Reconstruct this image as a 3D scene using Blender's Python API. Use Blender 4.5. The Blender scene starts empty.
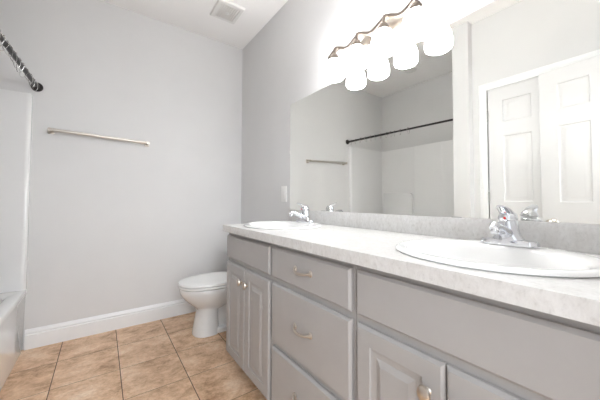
import bpy, bmesh, math, random
from mathutils import Vector, Matrix
random.seed(4)
C = bpy.context.scene
COL = C.collection
PI = math.pi

# ------------------------------------------------------------------ camera
YAW, TILT, ROLL, FPX = math.radians(35.742), math.radians(1.767), math.radians(.114), 274.7
F = Vector((math.sin(YAW)*math.cos(TILT), math.cos(YAW)*math.cos(TILT), math.sin(TILT)))
R = Vector((math.cos(YAW), -math.sin(YAW), 0)); U = R.cross(F)
R2 = R*math.cos(ROLL)+U*math.sin(ROLL); U2 = -R*math.sin(ROLL)+U*math.cos(ROLL)
cd = bpy.data.cameras.new('camera'); cam = bpy.data.objects.new('camera', cd); COL.objects.link(cam)
cd.sensor_fit = 'HORIZONTAL'; cd.sensor_width = 36; cd.lens = FPX*36/600
cd.shift_y = -7.827/600; cd.clip_start = .01
M3 = Matrix((R2, U2, -F)).transposed().to_4x4()
M3.translation = Vector((-1.2053, -2.7496, 1.0591)); cam.matrix_world = M3
C.camera = cam

# ------------------------------------------------------------------ light
SHADE_EMIT = 34.0
LAMP_UP = 5.0
w = bpy.data.worlds.new('world'); C.world = w; w.use_nodes = True
w.node_tree.nodes['Background'].inputs[0].default_value = (.93, .96, 1, 1)
w.node_tree.nodes['Background'].inputs[1].default_value = 1.3
def area(name, loc, target, sx, sy, energy, color=(1, 1, 1)):
    l = bpy.data.lights.new(name, 'AREA'); l.shape = 'RECTANGLE'; l.size = sx; l.size_y = sy
    l.energy = energy; l.color = color
    o = bpy.data.objects.new(name, l); COL.objects.link(o); o.location = loc
    o.rotation_euler = (Vector(target)-Vector(loc)).to_track_quat('-Z', 'Y').to_euler()
    return o
area('doorway_fill', (-1.35, -4.7, 2.05), (-1.1, -.5, .7), 2.4, 1.3, 86, (.89, .945, 1))  # unseen fill light added beyond the doorway to brighten the room
area('low_upward_fill', (-1.15, -3.55, .25), (-1.35, -1.2, 2.7), 1.4, .9, 5, (.93, .96, 1))  # added low fill aimed upward to lift ceiling and upper walls; no real source

C.view_settings.view_transform = 'Standard'; C.view_settings.look = 'None'
C.view_settings.gamma = 1; C.view_settings.use_curve_mapping = False
C.view_settings.exposure = 0.16
C.cycles.sample_clamp_indirect = 0

# ------------------------------------------------------------------ materials
def mat(name, color, rough=.5, metal=0, spec=.5, coat=0):
    m = bpy.data.materials.new(name); m.use_nodes = True
    b = m.node_tree.nodes['Principled BSDF']
    b.inputs['Base Color'].default_value = (*color, 1); b.inputs['Roughness'].default_value = rough
    b.inputs['Metallic'].default_value = metal; b.inputs['Specular IOR Level'].default_value = spec
    b.inputs['Coat Weight'].default_value = coat
    return m
def nd(m, t, **k):
    n = m.node_tree.nodes.new(t)
    for a, v in k.items(): setattr(n, a, v)
    return n
def lk(m, a, b): m.node_tree.links.new(a, b)
def bsdf(m): return m.node_tree.nodes['Principled BSDF']
def ramp(m, stops):
    r = nd(m, 'ShaderNodeValToRGB'); e = r.color_ramp.elements
    while len(e) < len(stops): e.new(.5)
    for i, (p, c) in enumerate(stops): e[i].position = p; e[i].color = (*c, 1)
    return r
def noise(m, scale, detail=4, rough=.55, dist=0, vec=None):
    n = nd(m, 'ShaderNodeTexNoise'); n.inputs['Scale'].default_value = scale
    n.inputs['Detail'].default_value = detail; n.inputs['Roughness'].default_value = rough
    n.inputs['Distortion'].default_value = dist
    if vec is None:
        vec = nd(m, 'ShaderNodeTexCoord').outputs['Object']
    lk(m, vec, n.inputs['Vector']); return n
def bump(m, n, strength, dist=.002):
    b = nd(m, 'ShaderNodeBump'); b.inputs['Strength'].default_value = strength
    b.inputs['Distance'].default_value = dist
    lk(m, n, b.inputs['Height']); lk(m, b.outputs[0], bsdf(m).inputs['Normal'])
def vary(m, c0, c1, scale, detail=4, p=(.35, .65)):
    n = noise(m, scale, detail); r = ramp(m, [(p[0], c0), (p[1], c1)])
    lk(m, n.outputs['Fac'], r.inputs[0]); lk(m, r.outputs[0], bsdf(m).inputs['Base Color']); return n

m_wall = mat('wall_paint', (.62, .61, .60), .55, spec=.3)
n = vary(m_wall, (.725, .722, .719), (.745, .742, .739), 2.5)
bump(m_wall, noise(m_wall, 180, 2).outputs['Fac'], .06, .001)
m_ceil = mat('ceiling_paint', (.93, .92, .91), .85, spec=.2)
bump(m_ceil, noise(m_ceil, 120, 3).outputs['Fac'], .10, .001)
m_trim = mat('white_trim_paint', (.88, .88, .88), .3)
vary(m_trim, (.87, .875, .88), (.885, .89, .895), 6)
m_door = mat('white_door_paint', (.75, .75, .75), .35)
vary(m_door, (.745, .745, .75), (.76, .76, .762), 5)
m_cab = mat('taupe_cabinet_paint', (.40, .37, .36), .38)
vary(m_cab, (.388, .377, .371), (.402, .391, .385), 9, 5)
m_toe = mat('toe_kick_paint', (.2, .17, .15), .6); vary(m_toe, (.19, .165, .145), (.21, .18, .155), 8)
m_porc = mat('white_porcelain', (.78, .78, .775), .08, coat=.3)
m_sinkm = mat('sink_porcelain', (.87, .87, .86), .12, coat=.3)
m_seat = mat('toilet_seat_plastic', (.90, .90, .89), .22)
m_acry = mat('white_acrylic', (.80, .80, .79), .10, coat=.5)
vary(m_acry, (.89, .89, .888), (.905, .905, .903), 3)
m_chrome = mat('chrome', (.72, .73, .76), .07, 1)
m_nick = mat('satin_nickel', (.62, .57, .51), .28, 1)
m_nick2 = mat('brushed_nickel_bar', (.70, .67, .62), .32, 1)
m_bar = mat('dark_nickel_bar', (.20, .17, .145), .4, 1)
m_rod = mat('black_rod', (.018, .015, .014), .35)
m_ring = mat('ring_wire', (.70, .69, .67), .22, 1)
m_plastic = mat('white_plastic', (.80, .79, .77), .35)
m_switch = mat('switch_plastic', (.90, .89, .87), .35)
m_ventm = mat('vent_plastic', (.74, .72, .69), .5)
m_ventdark = mat('vent_cavity', (.16, .145, .13), .8)
m_red = mat('red_dot', (.7, .03, .02), .3)
m_dark = mat('dark_hole', (.03, .03, .03), .5)
m_hinge = mat('painted_hinge', (.42, .42, .41), .4, .3)
m_gap = mat('grey_edge', (.35, .35, .33), .4)

m_mirror = bpy.data.materials.new('mirror_silver'); m_mirror.use_nodes = True
nt = m_mirror.node_tree; nt.nodes.remove(nt.nodes['Principled BSDF'])
g = nt.nodes.new('ShaderNodeBsdfGlossy'); g.inputs['Color'].default_value = (.955, .96, .925, 1); g.inputs['Roughness'].default_value = 0
nt.links.new(g.outputs[0], nt.nodes['Material Output'].inputs[0])

m_shade = bpy.data.materials.new('lit_opal_glass'); m_shade.use_nodes = True
b = bsdf(m_shade); b.inputs['Base Color'].default_value = (.9, .88, .85, 1); b.inputs['Roughness'].default_value = .2
b.inputs['Emission Color'].default_value = (.985, .99, 1, 1); b.inputs['Emission Strength'].default_value = SHADE_EMIT
m_bulb = bpy.data.materials.new('lit_bulb'); m_bulb.use_nodes = True
b = bsdf(m_bulb); b.inputs['Emission Color'].default_value = (.985, .99, 1, 1); b.inputs['Emission Strength'].default_value = SHADE_EMIT

# speckled laminate
m_lam = mat('speckled_laminate', (.8, .8, .78), .3)
tc = nd(m_lam, 'ShaderNodeTexCoord'); mp = nd(m_lam, 'ShaderNodeMapping'); mp.inputs['Scale'].default_value = (1, 1, .6)
lk(m_lam, tc.outputs['Object'], mp.inputs[0])
n1 = noise(m_lam, 95, 5, .7, .4, mp.outputs[0]); n2 = noise(m_lam, 24, 3, .6, 0, mp.outputs[0])
r1 = ramp(m_lam, [(.32, (.59, .583, .572)), (.44, (.675, .67, .662)), (.62, (.725, .722, .715))])
r2 = ramp(m_lam, [(.3, (.90, .89, .875)), (.7, (1, 1, 1))])
lk(m_lam, n1.outputs['Fac'], r1.inputs[0]); lk(m_lam, n2.outputs['Fac'], r2.inputs[0])
mx = nd(m_lam, 'ShaderNodeMixRGB', blend_type='MULTIPLY'); mx.inputs[0].default_value = 1
lk(m_lam, r1.outputs[0], mx.inputs[1]); lk(m_lam, r2.outputs[0], mx.inputs[2]); lk(m_lam, mx.outputs[0], bsdf(m_lam).inputs['Base Color'])

# floor tile
TP, TX, TY = .3305, -1.094, -.005
m_tile = mat('tan_floor_tile', (.5, .3, .2), .38)
tc = nd(m_tile, 'ShaderNodeTexCoord'); sp = nd(m_tile, 'ShaderNodeSeparateXYZ'); lk(m_tile, tc.outputs['Object'], sp.inputs[0])
def mth(op, a, b=None):
    x = nd(m_tile, 'ShaderNodeMath', operation=op)
    for i, v in enumerate((a, b)):
        if v is None: continue
        if isinstance(v, (int, float)): x.inputs[i].default_value = v
        else: lk(m_tile, v, x.inputs[i])
    return x.outputs[0]
def cell(sock, off):
    s = mth('DIVIDE', mth('SUBTRACT', sock, off), TP)
    fr = mth('FRACT', s); d = mth('MULTIPLY', mth('MINIMUM', fr, mth('SUBTRACT', 1, fr)), TP)
    return mth('FLOOR', s), d
cx, dx = cell(sp.outputs[0], TX); cy, dy = cell(sp.outputs[1], TY)
gx = mth('LESS_THAN', dx, .0021); gy = mth('LESS_THAN', dy, .0013)
gm = mth('MAXIMUM', gx, gy)
cv = nd(m_tile, 'ShaderNodeCombineXYZ'); lk(m_tile, cx, cv.inputs[0]); lk(m_tile, cy, cv.inputs[1])
wn = nd(m_tile, 'ShaderNodeTexWhiteNoise'); wn.noise_dimensions = '3D'; lk(m_tile, cv.outputs[0], wn.inputs[0])
vo = nd(m_tile, 'ShaderNodeVectorMath', operation='MULTIPLY_ADD'); vo.inputs[1].default_value = (7, 7, 7)
lk(m_tile, wn.outputs['Color'], vo.inputs[0]); lk(m_tile, tc.outputs['Object'], vo.inputs[2])
mpt = nd(m_tile, 'ShaderNodeMapping'); mpt.inputs['Scale'].default_value = (1, 1.25, 1); mpt.inputs['Rotation'].default_value = (0, 0, .3)
lk(m_tile, vo.outputs[0], mpt.inputs[0])
na = noise(m_tile, 6.5, 12, .74, .25, mpt.outputs[0]); nb = noise(m_tile, 55, 6, .75, .2, mpt.outputs[0])
ra = ramp(m_tile, [(.34, (.40, .22, .115)), (.44, (.66, .425, .26)), (.53, (.80, .555, .365)), (.66, (.92, .73, .56))])
rb = ramp(m_tile, [(.36, (.70, .64, .58)), (.56, (1, 1, 1))])
lk(m_tile, na.outputs['Fac'], ra.inputs[0]); lk(m_tile, nb.outputs['Fac'], rb.inputs[0])
mm = nd(m_tile, 'ShaderNodeMixRGB', blend_type='MULTIPLY'); mm.inputs[0].default_value = .6
lk(m_tile, ra.outputs[0], mm.inputs[1]); lk(m_tile, rb.outputs[0], mm.inputs[2])
mg = nd(m_tile, 'ShaderNodeMixRGB'); lk(m_tile, gm, mg.inputs[0]); lk(m_tile, mm.outputs[0], mg.inputs[1])
mg.inputs[2].default_value = (.085, .062, .05, 1); lk(m_tile, mg.outputs[0], bsdf(m_tile).inputs['Base Color'])
rr = nd(m_tile, 'ShaderNodeMapRange'); rr.inputs[3].default_value = .36; rr.inputs[4].default_value = .9
lk(m_tile, gm, rr.inputs[0]); lk(m_tile, rr.outputs[0], bsdf(m_tile).inputs['Roughness'])
bump(m_tile, mth('SUBTRACT', mth('MULTIPLY', na.outputs['Fac'], .25), gm), .35, .002)

# ------------------------------------------------------------------ mesh helpers
def root_loc(p):
    v = Vector((0, 0, 0))
    while p is not None: v += p.location; p = p.parent
    return v
def empty(name, loc, label, cat, group=None, rz=0):
    o = bpy.data.objects.new(name, None); COL.objects.link(o); o.empty_display_size = .05
    o.location = loc; o.rotation_euler = (0, 0, rz)
    o['label'] = label; o['category'] = cat
    if group: o['group'] = group
    return o
def obj(name, bm, m, parent=None, smooth=True, local=False, angle=35):
    bmesh.ops.recalc_face_normals(bm, faces=bm.faces)
    me = bpy.data.meshes.new(name)
    off = Vector((0, 0, 0)) if (local or parent is None) else root_loc(parent)
    if off.length: bmesh.ops.translate(bm, verts=bm.verts, vec=-off)
    bm.to_mesh(me); bm.free()
    if smooth:
        for p in me.polygons: p.use_smooth = True
        if hasattr(me, 'set_sharp_from_angle'): me.set_sharp_from_angle(angle=math.radians(angle))
    me.materials.append(m)
    o = bpy.data.objects.new(name, me); COL.objects.link(o)
    if parent is not None: o.parent = parent
    return o
def struct(name, bm, m, parent=None, **k):
    o = obj(name, bm, m, parent, **k)
    if parent is None: o['kind'] = 'structure'
    return o
def NB(): return bmesh.new()
def box(bm, x0, x1, y0, y1, z0, z1, bev=0, seg=2):
    r = bmesh.ops.create_cube(bm, size=1)
    vs = r['verts']
    for v in vs:
        v.co = Vector(((x0+x1)/2+v.co.x*(x1-x0), (y0+y1)/2+v.co.y*(y1-y0), (z0+z1)/2+v.co.z*(z1-z0)))
    if bev:
        es = list({e for v in vs for e in v.link_edges})
        bmesh.ops.bevel(bm, geom=es, offset=bev, segments=seg, affect='EDGES', profile=.5)
    return bm
def bxo(name, dims, m, parent=None, bev=0, seg=2, **k):
    return obj(name, box(NB(), *dims, bev, seg), m, parent, **k)
def loft(bm, rings, cap0=True, cap1=True, closed=True):
    vr = [[bm.verts.new(p) for p in r] for r in rings]
    for a, b in zip(vr, vr[1:]):
        n = len(a)
        for i in range(n if closed else n-1):
            j = (i+1) % n
            bm.faces.new((a[i], a[j], b[j], b[i]))
    if cap0: bm.faces.new(vr[0])
    if cap1: bm.faces.new(vr[-1])
    return vr
def tube(bm, pts, rad, seg=10, flat=None, cap=True, up=(0, 0, 1)):
    pts = [Vector(p) for p in pts]; n = len(pts)
    rad = rad if isinstance(rad, (list, tuple)) else [rad]*n
    rings = []; up = Vector(up); prev = None
    for i, p in enumerate(pts):
        t = (pts[min(i+1, n-1)]-pts[max(i-1, 0)]).normalized()
        if prev is None:
            a = t.cross(up)
            if a.length < 1e-3: a = t.cross(Vector((1, 0, 0)))
            a.normalize()
        else:
            a = (prev-t*prev.dot(t)).normalized()
        prev = a; b = t.cross(a)
        ra, rb = (rad[i], rad[i]) if not isinstance(rad[i], tuple) else rad[i]
        rings.append([p+a*math.cos(2*PI*k/seg)*ra+b*math.sin(2*PI*k/seg)*rb for k in range(seg)])
    loft(bm, rings, cap, cap); return bm
def ringtube(bm, pts, r, seg=6):
    pts = [Vector(p) for p in pts]; n = len(pts); vr = []
    c = sum(pts, Vector())/n
    nn = (pts[0]-c).cross(pts[n//4]-c).normalized()
    for i, p in enumerate(pts):
        t = (pts[(i+1) % n]-pts[i-1]).normalized(); a = nn; b = t.cross(a)
        vr.append([bm.verts.new(p+a*math.cos(2*PI*k/seg)*r+b*math.sin(2*PI*k/seg)*r) for k in range(seg)])
    for i in range(n):
        a, b = vr[i], vr[(i+1) % n]
        for k in range(seg):
            j = (k+1) % seg; bm.faces.new((a[k], a[j], b[j], b[k]))
    return bm
def lathe(bm, prof, loc, axis=(0, 0, 1), seg=24, sc=(1, 1)):
    q = Vector((0, 0, 1)).rotation_difference(Vector(axis))
    rings = []
    for r, z in prof:
        rings.append([Vector(loc)+q @ Vector((max(r, 1e-5)*math.cos(2*PI*k/seg)*sc[0], max(r, 1e-5)*math.sin(2*PI*k/seg)*sc[1], z)) for k in range(seg)])
    loft(bm, rings, True, True); return bm
def panels(bm, mapf, us, vs, cells, prof):
    """front surface made of cells; panel cells get concentric loops (inset, depth)."""
    V = {}
    def vert(u, v, d):
        k = (round(u, 5), round(v, 5), round(d, 5))
        if k not in V: V[k] = bm.verts.new(mapf(u, v, d))
        return V[k]
    for i in range(len(us)-1):
        for j in range(len(vs)-1):
            u0, u1, v0, v1 = us[i], us[i+1], vs[j], vs[j+1]
            if (i, j) in cells:
                pr = [(0, 0)]+prof
                for (a, da), (b2, db) in zip(pr, pr[1:]):
                    o = [vert(u0+a, v0+a, da), vert(u1-a, v0+a, da), vert(u1-a, v1-a, da), vert(u0+a, v1-a, da)]
                    n_ = [vert(u0+b2, v0+b2, db), vert(u1-b2, v0+b2, db), vert(u1-b2, v1-b2, db), vert(u0+b2, v1-b2, db)]
                    for k in range(4):
                        l = (k+1) % 4; bm.faces.new((o[k], o[l], n_[l], n_[k]))
                bm.faces.new(n_)
            else:
                bm.faces.new((vert(u0, v0, 0), vert(u1, v0, 0), vert(u1, v1, 0), vert(u0, v1, 0)))
    return bm
def slab_door(bm, mapf, w_, h_, th, us, vs, cells, prof, edge=.004, both=False):
    """door leaf: panelled face at depth 0, softened edge, plain back."""
    panels(bm, mapf, us, vs, cells, prof)
    U0, U1, V0, V1 = us[0], us[-1], vs[0], vs[-1]
    fr = [(U0, V0), (U1, V0), (U1, V1), (U0, V1)]
    big = [(U0-edge, V0-edge), (U1+edge, V0-edge), (U1+edge, V1+edge), (U0-edge, V1+edge)]
    loops = [(fr, 0), (big, edge), (big, th)]
    if both: loops = [(fr, 0), (big, edge), (big, th-edge), (fr, th)]
    vv = [[bm.verts.new(mapf(u, v, d)) for u, v in l] for l, d in loops]
    for a, b2 in zip(vv, vv[1:]):
        for k in range(4):
            l = (k+1) % 4; bm.faces.new((a[k], a[l], b2[l], b2[k]))
    if both: panels(bm, lambda u, v, d: mapf(u, v, th-d), us, vs, cells, prof)
    else: bm.faces.new(vv[-1])
    bmesh.ops.remove_doubles(bm, verts=bm.verts, dist=1e-5)
    return bm
def copy_tree(o, parent=None):
    c = o.copy(); COL.objects.link(c); c.parent = parent
    for ch in list(o.children): copy_tree(ch, c)
    return c

# ------------------------------------------------------------------ room shell
H = 2.70; XL = -2.39; YN = -2.86; XD = -1.56; WY0, WY1, WX = -1.505, -1.645, -1.482; T = .1
struct('floor', box(NB(), XL-T, T, YN-1.6, T, -.05, 0), m_tile, smooth=False)
struct('ceiling', box(NB(), XL-T, T, YN-T, T, H, H+.05), m_ceil, smooth=False)
struct('wall_back', box(NB(), XL-T, T, 0, T, 0, H), m_wall, smooth=False)
struct('wall_right', box(NB(), 0, T, YN-T, 0, 0, H), m_wall, smooth=False)
struct('wall_left', box(NB(), XL-T, XL, WY0-.06, 0, 0, H), m_wall, smooth=False)
struct('wall_alcove', box(NB(), XL-T, WX, WY1, WY0, 0, H), m_wall, smooth=False)
# closet wall with the opening of the closed door
DY0, DY1, DH = -1.762, -2.474, 2.035
bm = NB()
box(bm, XD-T, XD, DY0, WY1, 0, H); box(bm, XD-T, XD, YN-T, DY1, 0, H); box(bm, XD-T, XD, DY1, DY0, DH, H)
struct('wall_closet', bm, m_wall, smooth=False)
# near wall with the entry doorway the photographer stands in
EX0, EX1 = -1.47, -.66
bm = NB()
box(bm, XD-T, EX0, YN-T, YN, 0, H); box(bm, EX1, T, YN-T, YN, 0, H); box(bm, EX0, EX1, YN-T, YN, 2.05, H)
struct('wall_near', bm, m_wall, smooth=False)

def base_prof(th=.017, h=.137):
    return [(0, 0), (th, 0), (th, h*.72), (th*.60, h*.745), (th*.60, h*.79), (th*.78, h*.82), (th*.70, h*.88), (th*.35, h*.93), (th*.30, h*.97), (th*.15, h), (0, h)]
bm = NB()
loft(bm, [[(x, -d-.0005, z) for d, z in base_prof()] for x in (-1.632, 0)])
struct('baseboard_back', bm, m_trim)
bm = NB()
loft(bm, [[(-d, y, z) for d, z in base_prof()] for y in (-.015, -1.012)])
struct('baseboard_right', bm, m_trim)

# closet door: casing, leaf, hinges
def casing(name, y0, y1, top, x):
    bm = NB(); W_ = .062
    pr = [(0, 0), (0, .010), (.008, .016), (.03, .018), (.05, .011), (W_, .010), (W_, 0)]
    path = [(y0, 0, 1, 0), (y0, top, 1, 1), (y1, top, -1, 1), (y1, 0, -1, 0)]
    rings = [[(x+d, y+sy*(W_-o) if True else y, z+(sz*(W_-o))) for o, d in pr] for y, z, sy, sz in path]
    loft(bm, rings, True, True)
    return struct(name, bm, m_trim)
casing('trim_1', DY0+.002, DY1-.002, DH+.002, XD)
SIX = [.03, .016, .006]
def sixpanel(w_, h_):
    st, mu = .105, .10
    pw = (w_-2*st-mu)/2
    us = [0, st, st+pw, st+pw+mu, st+2*pw+mu, w_]
    vs = [0, .22, .82, 1.04, 1.60, 1.72, 1.91, h_]
    cells = {(i, j) for i in (1, 3) for j in (1, 3, 5)}
    return us, vs, cells
PRF = [(.007, .007), (.020, .0075), (.040, .0015), (.042, .0012)]
us, vs, cells = sixpanel(.701, 2.0175)
bm = NB()
slab_door(bm, lambda u, v, d: Vector((XD-.004-d, DY0-.0050-u, .0135+v)), 0, 0, .035, us, vs, cells, PRF, .002)
d1 = struct('door_1', bm, m_door, angle=20)
d1['label'] = 'closed white six-panel closet door seen in the mirror behind the open door'
for z in (.25, 1.05, 1.765):
    bm = NB(); tube(bm, [(XD+.003, DY0-.001, z), (XD+.003, DY0-.001, z+.09)], .007, 10)
    obj('hinge', bm, m_hinge, d1)
struct('trim_2', box(box(box(NB(), XD-.1, XD, DY0, DY0+.0015, 0, DH), XD-.1, XD, DY1-.0015, DY1, 0, DH), XD-.1, XD, DY1, DY0, DH-.0015, DH+.001), m_trim, smooth=False)

# open entry door resting near the closet wall
us, vs, cells = sixpanel(.655, 2.02)
ang = math.atan2(.105, .70)
hx, hy = -1.512, -2.130
dv = Vector((math.sin(ang), -math.cos(ang), 0)); nv = Vector((math.cos(ang), math.sin(ang), 0))
bm = NB()
slab_door(bm, lambda u, v, d: Vector((hx, hy, .010+v))+dv*u-nv*d, 0, 0, .035, us, vs, cells, PRF, .002, both=True)
d2 = struct('door_2', bm, m_door, angle=20)
d2['label'] = 'white six-panel entry door standing open, seen at the right of the mirror'
kp = Vector((hx, hy, .90))+dv*.065
bm = NB(); lathe(bm, [(.030, 0), (.032, .004), (.028, .009), (.011, .014), (.010, .030), (.022, .036), (.028, .048), (.026, .058), (.014, .066), (0, .068)], kp, nv, 24)
obj('door_knob', bm, m_nick, d2)

# ------------------------------------------------------------------ tub and surround
TX0, TX1 = -2.385, -1.630; TYA, TYB = -.004, -1.501; TZ = .426
tub = empty('bathtub', (-2.0, -.77, 0), 'white bathtub with a smooth glossy apron along the left edge of the floor', 'bathtub')
def rrect(x0, x1, y0, y1, z, r, n=6):
    out = []
    for cx_, cy_, a0 in ((x1-r, y1-r, 0), (x0+r, y1-r, PI/2), (x0+r, y0+r, PI), (x1-r, y0+r, 1.5*PI)):
        for k in range(n+1):
            a = a0+k*PI/2/n; out.append((cx_+r*math.cos(a), cy_+r*math.sin(a), z))
    return out
bm = NB()
ys = (TYB, TYA)
def rr(i, z, r, dx=0): return rrect(TX0+i, TX1-i-dx, TYB+i, TYA-i, z, r)
loft(bm, [rrect(TX0+.02, TX1-.012, TYB+.0, TYA-.0, 0, .004), rrect(TX0+.02, TX1-.004, TYB, TYA, TZ-.05, .004),
          rrect(TX0, TX1, TYB, TYA, TZ-.035, .004), rrect(TX0, TX1, TYB, TYA, TZ-.010, .006), rrect(TX0+.003, TX1-.003, TYB+.003, TYA-.003, TZ-.003, .008),
          rrect(TX0+.010, TX1-.010, TYB+.010, TYA-.010, TZ, .012), rr(.065, TZ, .10), rr(.080, TZ-.012, .12), rr(.095, TZ-.06, .13),
          rr(.13, .16, .14), rr(.17, .09, .14), rr(.23, .075, .10)], True, True)
obj('tub_shell', bm, m_acry, tub)
bm = NB(); lathe(bm, [(.028, 0), (.030, .003), (.022, .005), (0, .004)], (-2.0, -1.30, .0755), seg=20); obj('drain', bm, m_chrome, tub)
sur = empty('shower_surround', (-2.38, -.77, TZ), 'glossy white moulded shower surround lining the tub alcove above the tub', 'shower surround')
SZ = 1.825
def endpanel(y, s):
    bm = NB()
    pr = [(TX0+.001, 0), (TX0+.001, .032), (TX1-.05, .032), (TX1-.03, .040), (TX1-.010, .040), (TX1-.002, .034), (TX1, .02), (TX1, 0)]
    loft(bm, [[(x, y+s*d, z) for x, d in pr] for z in (TZ+.001, SZ-.012)]+[[(min(x, TX1-.004), y+s*max(0, d-.006) if d else y, SZ) for x, d in pr]])
    return bm
obj('end_panel', endpanel(-.002, -1), m_acry, sur, angle=50)
obj('end_panel', endpanel(-1.503, 1), m_acry, sur, angle=50)
bm = NB()
pr = [(-.036, 0), (-.036, .060), (-.050, .040), (-.075, .031), (-.545, .031), (-.565, .042), (-.585, .045), (-.945, .045), (-.965, .042), (-.985, .031), (-1.435, .031), (-1.458, .040), (-1.471, .060), (-1.471, 0)]
loft(bm, [[(XL+.002+d, y, z) for y, d in pr] for z in (TZ+.001, SZ-.012)]+[[(XL+.002+max(0, d-.006), y, SZ) for y, d in pr]])
obj('rear_panel', bm, m_acry, sur, angle=50)
bm = NB()
# moulded shelf block in the corner, rounded at its free top corner
out = [(-.07, TZ+.002), (-.07, 1.17)]+[(-.50+ -.045*math.sin(a), 1.125+.045*math.cos(a)) for a in [k*PI/2/6 for k in range(7)]]+[(-.545, TZ+.002)]
loft(bm, [[(XL+.03, y, z) for y, z in out], [(XL+.066, y, z) for y, z in out], [(XL+.074, -.31+(y+.31)*.97, .8+(z-.8)*.975) for y, z in out]])
obj('shelf_block', bm, m_acry, sur, angle=50)

# ------------------------------------------------------------------ shower rod with rings
P0 = Vector((-1.610, -.001, 1.890)); P1 = Vector((-1.670, WY0+.001, 1.880)); RD = (P1-P0).normalized()
rod = empty('shower_rod', P0, 'black shower curtain rod spanning the tub alcove with bare rings on it', 'shower rod')
bm = NB(); tube(bm, [P0+RD*.003, P0.lerp(P1, .45)], .0135, 16); obj('outer_tube', bm, m_rod, rod)
bm = NB(); tube(bm, [P0.lerp(P1, .449), P1-RD*.003], .0110, 16); obj('inner_tube', bm, m_rod, rod)
FL = [(.034, 0), (.034, .006), (.030, .012), (.020, .020), (.016, .034), (.0126, .036)]
bm = NB(); lathe(bm, FL, P0, RD, 28); obj('flange', bm, m_rod, rod)
bm = NB(); lathe(bm, FL, P1, -RD, 28); obj('flange', bm, m_rod, rod)
ORD = ['first', 'second', 'third', 'fourth', 'fifth', 'sixth', 'seventh', 'eighth', 'ninth', 'tenth', 'eleventh', 'twelfth']
ring0 = None
for i, y in enumerate((-.075, -.15, -.235, -.32, -.405, -.475, -.56, -.645, -.70, -.75, -.83, -.93)):
    t = (y-P0.y)/(P1.y-P0.y); c = P0.lerp(P1, t)
    lab = ORD[i]+' bare metal curtain ring from the back wall on the black rod'
    if ring0 is None:
        ring0 = empty('curtain_ring', c, lab, 'curtain ring', 'curtain rings on the shower rod')
        bm = NB()
        pts = []
        for k in range(28):
            a = 2*PI*k/28
            pts.append((.020*math.cos(a)*(1 if math.sin(a) > 0 else .8), 0, -.013+(.030 if math.sin(a) > 0 else .038)*math.sin(a)))
        ringtube(bm, pts, .0013, 6); obj('wire_loop', bm, m_ring, ring0, local=True)
        for q in range(5):
            a = math.radians(90+(q-2)*30)
            bm = NB(); bmesh.ops.create_uvsphere(bm, u_segments=10, v_segments=6, radius=.0042)
            bmesh.ops.translate(bm, verts=bm.verts, vec=(.0205*math.cos(a), 0, -.013+.0305*math.sin(a)))
            obj('roller_bead', bm, m_ring, ring0, local=True)
        o = ring0
    else:
        o = copy_tree(ring0); o.location = c; o['label'] = lab
    o.rotation_euler = (0, random.uniform(-.35, .35), math.atan2(RD.x, -RD.y)*1+random.uniform(-.45, .45))

# ------------------------------------------------------------------ towel bar on the back wall
tb = empty('towel_bar', (-1.21, 0, 1.565), 'brushed nickel towel bar mounted on the grey back wall', 'towel bar')
A, Bp = Vector((-1.526, -.058, 1.577)), Vector((-.895, -.058, 1.556))
bm = NB(); tube(bm, [A+Vector((.012, 0, 0)), Bp-Vector((.012, 0, 0))], .0122, 16); obj('bar', bm, m_nick2, tb)
for p in (A, Bp):
    bm = NB(); box(bm, p.x-.019, p.x+.019, -.010, -.0005, p.z-.024, p.z+.024, .004)
    pl = obj('mount_plate', bm, m_nick, tb)
    bm = NB(); tube(bm, [(p.x, -.008, p.z), (p.x, -.022, p.z), (p.x, -.040, p.z), (p.x, -.060, p.z), (p.x, -.072, p.z)], [.016, .0125, .0125, .0150, .012], 16)
    obj('post', bm, m_nick, tb)

# ------------------------------------------------------------------ ceiling vent and recessed light
ve = empty('exhaust_vent', (-.357, -.485, H), 'square white slotted exhaust fan grille on the ceiling near the corner', 'vent')
X0, X1, Y0, Y1 = -.470, -.243, -.615, -.362
bm = NB()
def rct(i, z): return [(X0+i, Y0+i, z), (X1-i, Y0+i, z), (X1-i, Y1-i, z), (X0+i, Y1-i, z)]
loft(bm, [rct(0, H-.0005), rct(0, H-.007), rct(.008, H-.016), rct(.036, H-.019), rct(.038, H-.006)], False, False)
obj('frame', bm, m_plastic, ve, angle=20)
bxo('cavity', (X0+.03, X1-.03, Y0+.03, Y1-.03, H-.006, H-.002), m_ventdark, ve)
gx0, gx1, gy0, gy1 = X0+.037, X1-.037, Y0+.037, Y1-.037
for k in range(11):
    y = gy0+(gy1-gy0)*(k+.5)/11
    bxo('slat', (gx0, gx1, y-.0036, y+.0036, H-.0165, H-.006), m_ventm, ve, smooth=False)
for k in range(1, 8):
    x = gx0+(gx1-gx0)*k/8
    bxo('cross_bar', (x-.0028, x+.0028, gy0, gy1, H-.0170, H-.011), m_ventm, ve, smooth=False)
bm = NB(); lathe(bm, [(.016, 0), (.018, .003), (.012, .006), (0, .006)], (-.357, -.485, H-.0188), (0, 0, -1), 16); obj('screw_cap', bm, m_plastic, ve)
rl = empty('recessed_light', (-1.90, -.80, H), 'small round recessed ceiling light over the tub, seen in the mirror', 'recessed light')
bm = NB(); lathe(bm, [(.052, 0), (.085, 0), (.085, -.004), (.078, -.009), (.056, -.010), (.052, -.004)], (-1.90, -.80, H-.0005), seg=32); obj('trim_ring', bm, m_plastic, rl)
bm = NB(); lathe(bm, [(0, -.003), (.030, -.0035), (.051, -.0015), (.051, 0), (0, 0)], (-1.90, -.80, H-.0005), seg=32); obj('lens', bm, m_ventm, rl)

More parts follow.
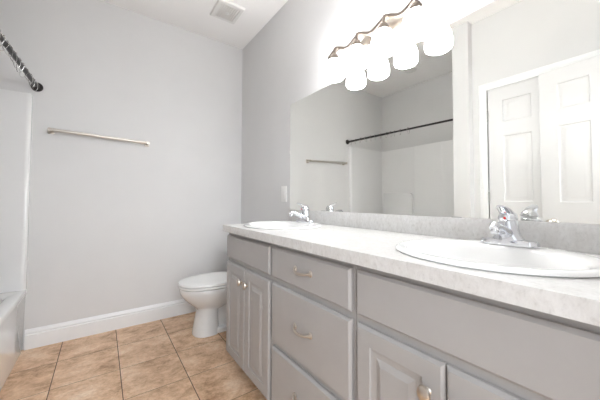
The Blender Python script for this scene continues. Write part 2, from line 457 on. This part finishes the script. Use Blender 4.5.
# ------------------------------------------------------------------ toilet
to = empty('toilet', (-.42, -.47, 0), 'white toilet with closed lid between the back wall and the vanity', 'toilet')
YT = -.47
def egg(z, xf, xb, hw, n=40, pw=2.25):
    xc_ = xb-(xb-xf)*.42; out = []
    for k in range(n):
        a = 2*PI*k/n; c, s = math.cos(a), math.sin(a)
        ex = abs(c)**(2/pw)*(1 if c > 0 else -1); ey = abs(s)**(2/2.15)*(1 if s > 0 else -1)
        lx = (xb-xc_) if c > 0 else (xc_-xf)
        out.append((xc_+ex*lx, YT+ey*hw, z))
    return out
bm = NB()
loft(bm, [egg(.185, -.565, -.40, .083), egg(.20, -.578, -.36, .092), egg(.225, -.606, -.30, .115), egg(.255, -.640, -.26, .140), egg(.29, -.674, -.235, .160),
          egg(.325, -.697, -.225, .173), egg(.350, -.707, -.22, .179), egg(.366, -.708, -.22, .180), egg(.373, -.703, -.222, .177), egg(.374, -.66, -.26, .14), egg(.33, -.62, -.30, .11), egg(.24, -.53, -.36, .05)])
obj('bowl', bm, m_porc, to)
bm = NB()
loft(bm, [egg(.0, -.606, -.405, .108, pw=2.8), egg(.012, -.606, -.405, .108, pw=2.8), egg(.05, -.600, -.408, .103, pw=2.8), egg(.12, -.586, -.412, .096, pw=2.8), egg(.188, -.572, -.41, .090, pw=2.8), egg(.215, -.585, -.38, .098, pw=2.6)])
obj('pedestal', bm, m_porc, to)
bm = NB()
loft(bm, [[(x, YT+hw*sy, z) for sy, z in ((-1, z0), (-1, z1-.03), (-.6, z1), (.6, z1), (1, z1-.03), (1, z0))] for x, hw, z0, z1 in ((-.45, .065, .0, .25), (-.36, .062, 0, .27), (-.25, .07, 0, .31), (-.13, .075, 0, .33))])
obj('trapway', bm, m_porc, to)
bm = NB(); box(bm, -.44, -.12, YT-.105, YT+.105, 0, .045, .012, 3); ft = obj('foot', bm, m_porc, to)
for s in (-1, 1):
    bm = NB(); lathe(bm, [(.013, 0), (.013, .006), (.008, .014), (0, .016)], (-.30, YT+s*.088, .0445), seg=14); obj('bolt_cap', bm, m_plastic, ft)
bm = NB()
loft(bm, [egg(.3735, -.690, -.240, .162), egg(.3805, -.692, -.239, .164), egg(.3808, -.711, -.23, .181), egg(.385, -.716, -.228, .185), egg(.394, -.715, -.228, .184), egg(.396, -.706, -.23, .178)])
obj('seat', bm, m_seat, to)
bm = NB()
loft(bm, [egg(.3963, -.692, -.240, .164), egg(.4018, -.694, -.239, .166), egg(.402, -.711, -.228, .182), egg(.407, -.716, -.226, .186), egg(.418, -.712, -.228, .183), egg(.422, -.690, -.24, .168), egg(.424, -.62, -.28, .12), egg(.425, -.52, -.36, .05)])
obj('lid', bm, m_seat, to)
for s in (-1, 1):
    bm = NB(); box(bm, -.245, -.212, YT+s*.07-.02, YT+s*.07+.02, .38, .412, .006); obj('lid_hinge', bm, m_seat, to)
bm = NB()
def rrT(x0, x1, hw, z, r=.03): return rrect(x0, x1, YT-hw, YT+hw, z, r)
loft(bm, [rrT(-.215, -.03, .19, .375), rrT(-.22, -.025, .20, .40), rrT(-.225, -.018, .225, .70)])
obj('tank', bm, m_porc, to)
bm = NB(); loft(bm, [rrT(-.232, -.014, .232, .701), rrT(-.235, -.012, .235, .712), rrT(-.235, -.012, .235, .728), rrT(-.228, -.018, .228, .736)]); obj('tank_lid', bm, m_porc, to)
bm = NB(); tube(bm, [(-.226, YT+.16, .65), (-.238, YT+.16, .65), (-.243, YT+.14, .648), (-.245, YT+.09, .64)], [.010, .008, .006, .006], 10); obj('flush_lever', bm, m_chrome, to)
bm = NB(); box(bm, -.40, -.16, YT-.10, YT+.10, .30, .378, .02, 3); obj('tank_shelf', bm, m_porc, to)

# ------------------------------------------------------------------ vanity cabinets
XF = -.545; XB = -.527
CZ0, CZ1 = .098, .862
PCAB = [(.002, .004), (.014, .006), (.022, .006), (.038, .0), (.040, -.0005)]
def cab_front(y0, y1, z0, z1, panel=True):
    """overlay front: y0 > y1; returns bm"""
    bm = NB(); e = .008
    ua, ub = -y0+e, -y1-e; va, vb = z0+e, z1-e
    mapf = lambda u, v, d: Vector((XF+d, -u, v))
    if panel:
        st = .046
        us_ = [ua, ua+st, ub-st, ub]; vs_ = [va, va+st, vb-st, vb]
        slab_door(bm, mapf, 0, 0, .0175, us_, vs_, {(1, 1)}, PCAB, e)
    else:
        slab_door(bm, mapf, 0, 0, .0175, [ua, ub], [va, vb], set(), PCAB, e)
    return bm
def carcass(root, y0, y1):
    ya, yb, za, zb = y0-.001, y1+.001, CZ0-.002, CZ1-.001
    for a, b_ in ((ya, ya-.015), (yb+.015, yb)):
        bxo('side_panel', (XB, -.006, b_, a, za, zb), m_cab, root, smooth=False)
    bxo('bottom_panel', (XB, -.006, yb+.015, ya-.015, za, za+.015), m_cab, root, smooth=False)
    bxo('face_frame', (XB-.0003, XB+.018, yb, ya, za, zb) if False else (XB-.0002, XB+.018, yb+.0001, ya-.0001, za+.0001, zb-.0001), m_cab, root, smooth=False)
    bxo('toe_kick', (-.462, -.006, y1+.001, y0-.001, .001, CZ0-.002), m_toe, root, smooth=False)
KN = [(.0075, 0), (.009, .002), (.0062, .005), (.0060, .012), (.010, .015), (.0165, .017), (.0182, .0205), (.0165, .0255), (.010, .0290), (0, .0300)]
def knob(y, z, parent):
    bm = NB(); lathe(bm, KN, (XF+.0005, y, z), (-1, 0, 0), 24, (1.15, .95)); obj('knob', bm, m_nick, parent)
def pull(y, z, parent):
    """bow pull with flared ends"""
    h = .052; bm = NB(); pts = []; rad = []
    for k in range(17):
        t = k/16; s = 2*t-1
        pts.append((XF-.004-.020*(1-abs(s)**3.2), y+h*s*(1.0 if abs(s) < .9 else 1), z-.006*(1-s*s)))
        rad.append(.0040+.0022*(1-s*s)*.6+.0030*(abs(s)**8))
    tube(bm, pts, rad, 12); hd = obj('handle', bm, m_nick, parent)
    for s in (-1, 1):
        bm = NB(); lathe(bm, [(.0105, 0), (.0115, .003), (.009, .006), (.005, .008), (0, .0085)], (XF+.0005, y+s*h, z), (-1, 0, 0), 18, (1.2, .9)); obj('rosette', bm, m_nick, hd)
def sink_cab(y0, y1, ya, yb, label):
    c = empty('sink_cabinet', (-.27, (y0+y1)/2, 0), label, 'cabinet', 'vanity cabinets')
    carcass(c, y0, y1)
    obj('false_front', cab_front(ya, yb, .698, .839, False), m_cab, c, angle=25)
    mid = (ya+yb)/2
    for s, (a, b_) in ((1, (ya, mid+.0015)), (-1, (mid-.0015, yb))):
        d = obj('door', cab_front(a, b_, .098, .672), m_cab, c, angle=12)
        knob(mid+s*.040, .592, d)
    return c
sink_cab(-1.016, -1.589, -1.020, -1.577, 'taupe two-door sink cabinet at the toilet end of the vanity')
sink_cab(-2.123, -2.712, -2.136, -2.692, 'taupe sink cabinet with plain front nearest the camera at right')
dc = empty('drawer_cabinet', (-.27, -1.856, 0), 'taupe drawer cabinet with three stacked drawers between the two sink cabinets', 'cabinet', 'vanity cabinets')
carcass(dc, -1.589, -2.123)
for (z0, z1, zh) in ((.697, .839, .779), (.402, .672, .544), (.098, .375, .262)):
    d = obj('drawer', cab_front(-1.601, -2.111, z0, z1, False), m_cab, dc, angle=25)
    pull(-1.853, zh-.004, d)

# ------------------------------------------------------------------ countertop with two cut-outs
CT0, CT1, CTZ = .863, .903, .903
SX, SAX, SAY = -.29, .235, .26
SYS = (-1.293, -2.412)
ct = empty('countertop', (-.285, -1.9, CT0), 'speckled white laminate countertop running along the vanity with two oval sinks', 'countertop')
bm = NB()
CX0, CX1, CYA, CYB = -.570, -.002, -1.015, -2.74
hx_, hy_ = SAX-.025, SAY-.025
def hole_block(bm, ya, yb, yc):
    """counter block between ya>yb with an elliptical hole centred at (SX, yc)"""
    N = 64; per = []
    cyc = yc
    for k in range(N):
        a = 2*PI*k/N; c, s = math.cos(a), math.sin(a)
        tx = ((CX1-SX) if c > 0 else (CX0-SX))/c if abs(c) > 1e-9 else 1e9
        ty = ((ya-cyc) if s > 0 else (yb-cyc))/s if abs(s) > 1e-9 else 1e9
        t = min(tx, ty); per.append([SX+c*t, cyc+s*t])
    for cx_, cy_ in ((CX0, ya), (CX0, yb), (CX1, ya), (CX1, yb)):
        i = min(range(N), key=lambda q: (per[q][0]-cx_)**2+(per[q][1]-cy_)**2); per[i] = [cx_, cy_]
    ell = [(SX+hx_*math.cos(2*PI*k/N), cyc+hy_*math.sin(2*PI*k/N)) for k in range(N)]
    for z in (CT1, CT0+.0):
        a_ = [bm.verts.new((x, y, z)) for x, y in per]; b_ = [bm.verts.new((x, y, z)) for x, y in ell]
        for k in range(N):
            l = (k+1) % N; bm.faces.new((a_[k], a_[l], b_[l], b_[k]))
        if z == CT1: top = (a_, b_)
        else: bot = (a_, b_)
    for k in range(N):
        l = (k+1) % N
        bm.faces.new((top[1][k], top[1][l], bot[1][l], bot[1][k]))
    return
YC = -1.86
hole_block(bm, CYA, YC, SYS[0]); hole_block(bm, YC, CYB, SYS[1])
def wallq(a, b_):
    bm.faces.new([bm.verts.new(p) for p in ((a[0], a[1], CT0), (b_[0], b_[1], CT0), (b_[0], b_[1], CT1), (a[0], a[1], CT1))])
for p, q in (((CX0, CYA), (CX0, CYB)), ((CX0, CYB), (CX1, CYB)), ((CX1, CYB), (CX1, CYA)), ((CX1, CYA), (CX0, CYA))): wallq(p, q)
bmesh.ops.remove_doubles(bm, verts=bm.verts, dist=2e-4)
obj('slab', bm, m_lam, ct, smooth=False)
bxo('backsplash', (-.021, -.0015, CYB, -.949, CTZ+.0003, .9895), m_lam, ct, .002)

# ------------------------------------------------------------------ sinks
def sink(yc, label):
    s = empty('sink', (SX, yc, CTZ), label, 'sink', 'drop-in oval sinks')
    N = 64
    def e(ax, ay, z, ox=0): return [(SX+ox+ax*math.cos(2*PI*k/N), yc+ay*math.sin(2*PI*k/N), z) for k in range(N)]
    bm = NB()
    z0 = CTZ+.0006
    bx = -.030
    loft(bm, [e(SAX-.030, SAY-.030, z0-.010), e(SAX-.029, SAY-.029, z0), e(SAX-.003, SAY-.003, z0), e(SAX, SAY, z0+.003), e(SAX-.002, SAY-.002, z0+.007), e(SAX-.010, SAY-.010, z0+.0110),
              e(SAX-.022, SAY-.022, z0+.0122), e(SAX-.064, SAY-.036, z0+.009, bx), e(SAX-.074, SAY-.046, z0+.003, bx), e(SAX-.084, SAY-.058, z0-.03, bx), e(SAX-.105, SAY-.085, z0-.085, bx),
              e(SAX-.145, SAY-.135, z0-.125, bx), e(SAX-.19, SAY-.20, z0-.140, bx), e(.022, .022, z0-.143, bx)], False, True)
    obj('bowl', bm, m_sinkm, s, angle=60)
    bm = NB(); lathe(bm, [(.0215, 0), (.0215, .003), (.016, .0045), (.014, .002), (0, .002)], (SX+bx, yc, z0-.1428), seg=24)
    dr = obj('drain', bm, m_chrome, s)
    bm = NB(); lathe(bm, [(.012, 0), (.012, .004), (.009, .006), (0, .0065)], (SX+bx, yc, z0-.1405), seg=20); obj('stopper', bm, m_chrome, dr)
sink(SYS[0], 'white oval drop-in sink at the far end of the counter near the toilet')
sink(SYS[1], 'white oval drop-in sink nearest the camera at the right of the counter')

# ------------------------------------------------------------------ faucets
def faucet(yc, label):
    X, Z = -.116, CTZ+.0125
    f = empty('faucet', (X, yc, Z), label, 'faucet', 'single-lever chrome faucets')
    def P(x, y, z): return (X+x, yc+y, Z+z)
    bm = NB()
    def stad(hx2, hy2, z, n=10):
        out = []
        for sgn in (1, -1):
            for k in range(n+1):
                a = (0 if sgn > 0 else PI)+k*PI/n
                out.append(P(hx2*math.cos(a), sgn*(hy2-hx2)+hx2*math.sin(a), z))
        return out
    loft(bm, [stad(.027, .081, 0), stad(.0275, .0815, .004), stad(.0265, .080, .012), stad(.023, .076, .018), stad(.012, .050, .0205)])
    bp = obj('base_plate', bm, m_chrome, f)
    bm = NB()
    def el(ax, ay, z, ox=0, n=28): return [P(ox+ax*math.cos(2*PI*k/n), ay*math.sin(2*PI*k/n), z) for k in range(n)]
    loft(bm, [el(.026, .052, .012), el(.0255, .044, .022), el(.0245, .034, .036), el(.025, .030, .052), el(.0255, .027, .068), el(.0255, .0255, .078), el(.024, .024, .080)])
    obj('body', bm, m_chrome, f)
    bm = NB()
    tube(bm, [P(.0, 0, .034), P(-.03, 0, .044), P(-.06, 0, .056), P(-.088, 0, .0655), P(-.108, 0, .067), P(-.119, 0, .060)], [(.021, .018), (.019, .017), (.0165, .0145), (.015, .013), (.014, .0125), (.0125, .010)], 18)
    sp_ = obj('spout', bm, m_chrome, f)
    bm = NB(); lathe(bm, [(.0105, 0), (.0115, .002), (.0115, .012), (.010, .016)], P(-.109, 0, .043), seg=18); obj('aerator', bm, m_chrome, sp_)
    bm = NB()
    lathe(bm, [(.0255, 0), (.0272, .003), (.0272, .011), (.0245, .020), (.016, .028), (0, .031)], P(0, 0, .081), seg=28)
    hd = obj('handle', bm, m_chrome, f)
    bm = NB()
    tube(bm, [P(.010, 0, .092), P(-.008, 0, .104), P(-.028, 0, .114), P(-.046, 0, .122), P(-.062, 0, .128)], [(.018, .014), (.020, .013), (.0190, .009), (.0165, .0055), (.011, .003)], 14, up=(0, 0, 1))
    obj('lever', bm, m_chrome, hd)
    bm = NB(); lathe(bm, [(.0042, 0), (.0042, .0008), (0, .0012)], P(-.0268, 0, .0885), (-1, 0, 0), 12); obj('temperature_mark', bm, m_red, hd)
    bm = NB(); tube(bm, [P(.017, 0, .018), P(.017, 0, .055)], .0025, 8); lathe(bm, [(.003, 0), (.005, .003), (.005, .008), (0, .011)], P(.0265, 0, .06), seg=12); bm.free()
    return f
faucet(SYS[0], 'chrome single-lever faucet on the far sink beside the toilet')
faucet(SYS[1], 'chrome single-lever faucet with red dot on the sink nearest the camera')

# ------------------------------------------------------------------ mirror
mi = empty('mirror', (0, -1.82, .995), 'large frameless wall mirror above the backsplash, reflecting the tub alcove and doors', 'mirror')
MY0, MY1, MZ0, MZ1 = -.948, -2.70, .9905, 1.821
bxo('glass', (-.0065, -.0015, MY1, MY0, MZ0, MZ1), m_mirror, mi, smooth=False)
bxo('backing', (-.0013, -.0003, MY1-.001, MY0+.001, MZ0, MZ1+.0012), m_gap, mi, smooth=False)
for y, z, kind in ((MY0+.001, 1.44, 0), (-1.30, MZ1, 1), (-2.35, MZ1, 1), (-1.35, MZ0, 2), (-2.2, MZ0, 2)):
    if kind == 0: dm = (-.0095, -.0003, y-.006, y+.006, z-.012, z+.012)
    elif kind == 1: continue
    else: dm = (-.0088, -.0003, y-.02, y+.02, z-.003, z+.0025)
    bxo('clip', dm, m_plastic if kind == 0 else m_hinge, mi, .001)

# ------------------------------------------------------------------ switch
sw = empty('light_switch', (0, -.856, 1.113), 'white rectangular wall switch plate beside the left edge of the mirror', 'light switch')
bxo('plate', (-.006, -.0004, -.897, -.815, 1.050, 1.176), m_switch, sw, .002)
bxo('rocker', (-.0078, -.005, -.873, -.839, 1.080, 1.146), m_switch, sw, .002)

# ------------------------------------------------------------------ vanity light
LY = (-1.560, -1.735, -1.912, -2.086); LX = -.100; LB = 1.780
vl = empty('vanity_light', (0, -1.823, 1.965), 'four-lamp vanity light with a wavy nickel bar and lit white glass shades above the mirror', 'vanity light')
bm = NB(); lathe(bm, [(.075, 0), (.075, .006), (.066, .016), (.040, .022), (0, .024)], (-.0005, -1.823, 1.965), (-1, 0, 0), 36, (.75, 1.9)); obj('wall_plate', bm, m_nick, vl)
bm = NB(); pts = []
for k in range(97):
    y = -1.472-(.712)*k/96
    pts.append((-.060, y, 1.968+.016*math.cos(2*PI*(y+1.545)/.1775)))
rings = []
for i, p in enumerate(pts):
    t = (Vector(pts[min(i+1, 96)])-Vector(pts[max(i-1, 0)])).normalized(); up = Vector((1, 0, 0)).cross(t)
    if up.z < 0: up = -up
    p = Vector(p); hw = .013; th = .008
    rings.append([p+Vector((-hw, 0, 0))+up*th*.5, p+Vector((-hw*.8, 0, 0))+up*th, p+Vector((hw*.8, 0, 0))+up*th, p+Vector((hw, 0, 0))+up*th*.5,
                  p+Vector((hw, 0, 0))-up*th*.5, p+Vector((hw*.8, 0, 0))-up*th, p+Vector((-hw*.8, 0, 0))-up*th, p+Vector((-hw, 0, 0))-up*th*.5])
loft(bm, rings); obj('wavy_bar', bm, m_bar, vl)
for y in (-1.78, -1.866):
    bm = NB(); tube(bm, [(-.015, y, 1.965), (-.040, y, 1.963), (-.061, y, 1.962)], .007, 10); obj('bracket', bm, m_nick, vl)
for y in LY:
    bm = NB(); tube(bm, [(-.060, y, 1.980), (-.080, y, 1.979), (-.095, y, 1.968), (LX, y, 1.928)], [.009, .0085, .008, .008], 12); arm = obj('arm', bm, m_bar, vl)
    bm = NB(); lathe(bm, [(.010, .038), (.020, .034), (.027, .020), (.029, .004), (.029, 0), (.010, 0)], (LX, y, 1.893), seg=24); obj('socket_cup', bm, m_bar, arm)
    bm = NB()
    lathe(bm, [(.024, .116), (.030, .114), (.042, .103), (.053, .084), (.0585, .060), (.0605, .036), (.061, .018), (.058, .007), (.050, .001), (.030, -.002), (0, -.003)], (LX, y, LB), seg=32)
    obj('shade', bm, m_shade, vl)
    # light leaving the open top of the shade
    sl = bpy.data.lights.new('lamp_light', 'SPOT'); sl.energy = LAMP_UP; sl.spot_size = math.radians(165); sl.spot_blend = .6
    sl.shadow_soft_size = .02; sl.color = (.985, .99, 1)
    so = bpy.data.objects.new('lamp_light', sl); COL.objects.link(so); so.location = (LX-.034, y, LB+.128); so.rotation_euler = (PI, 0, 0)
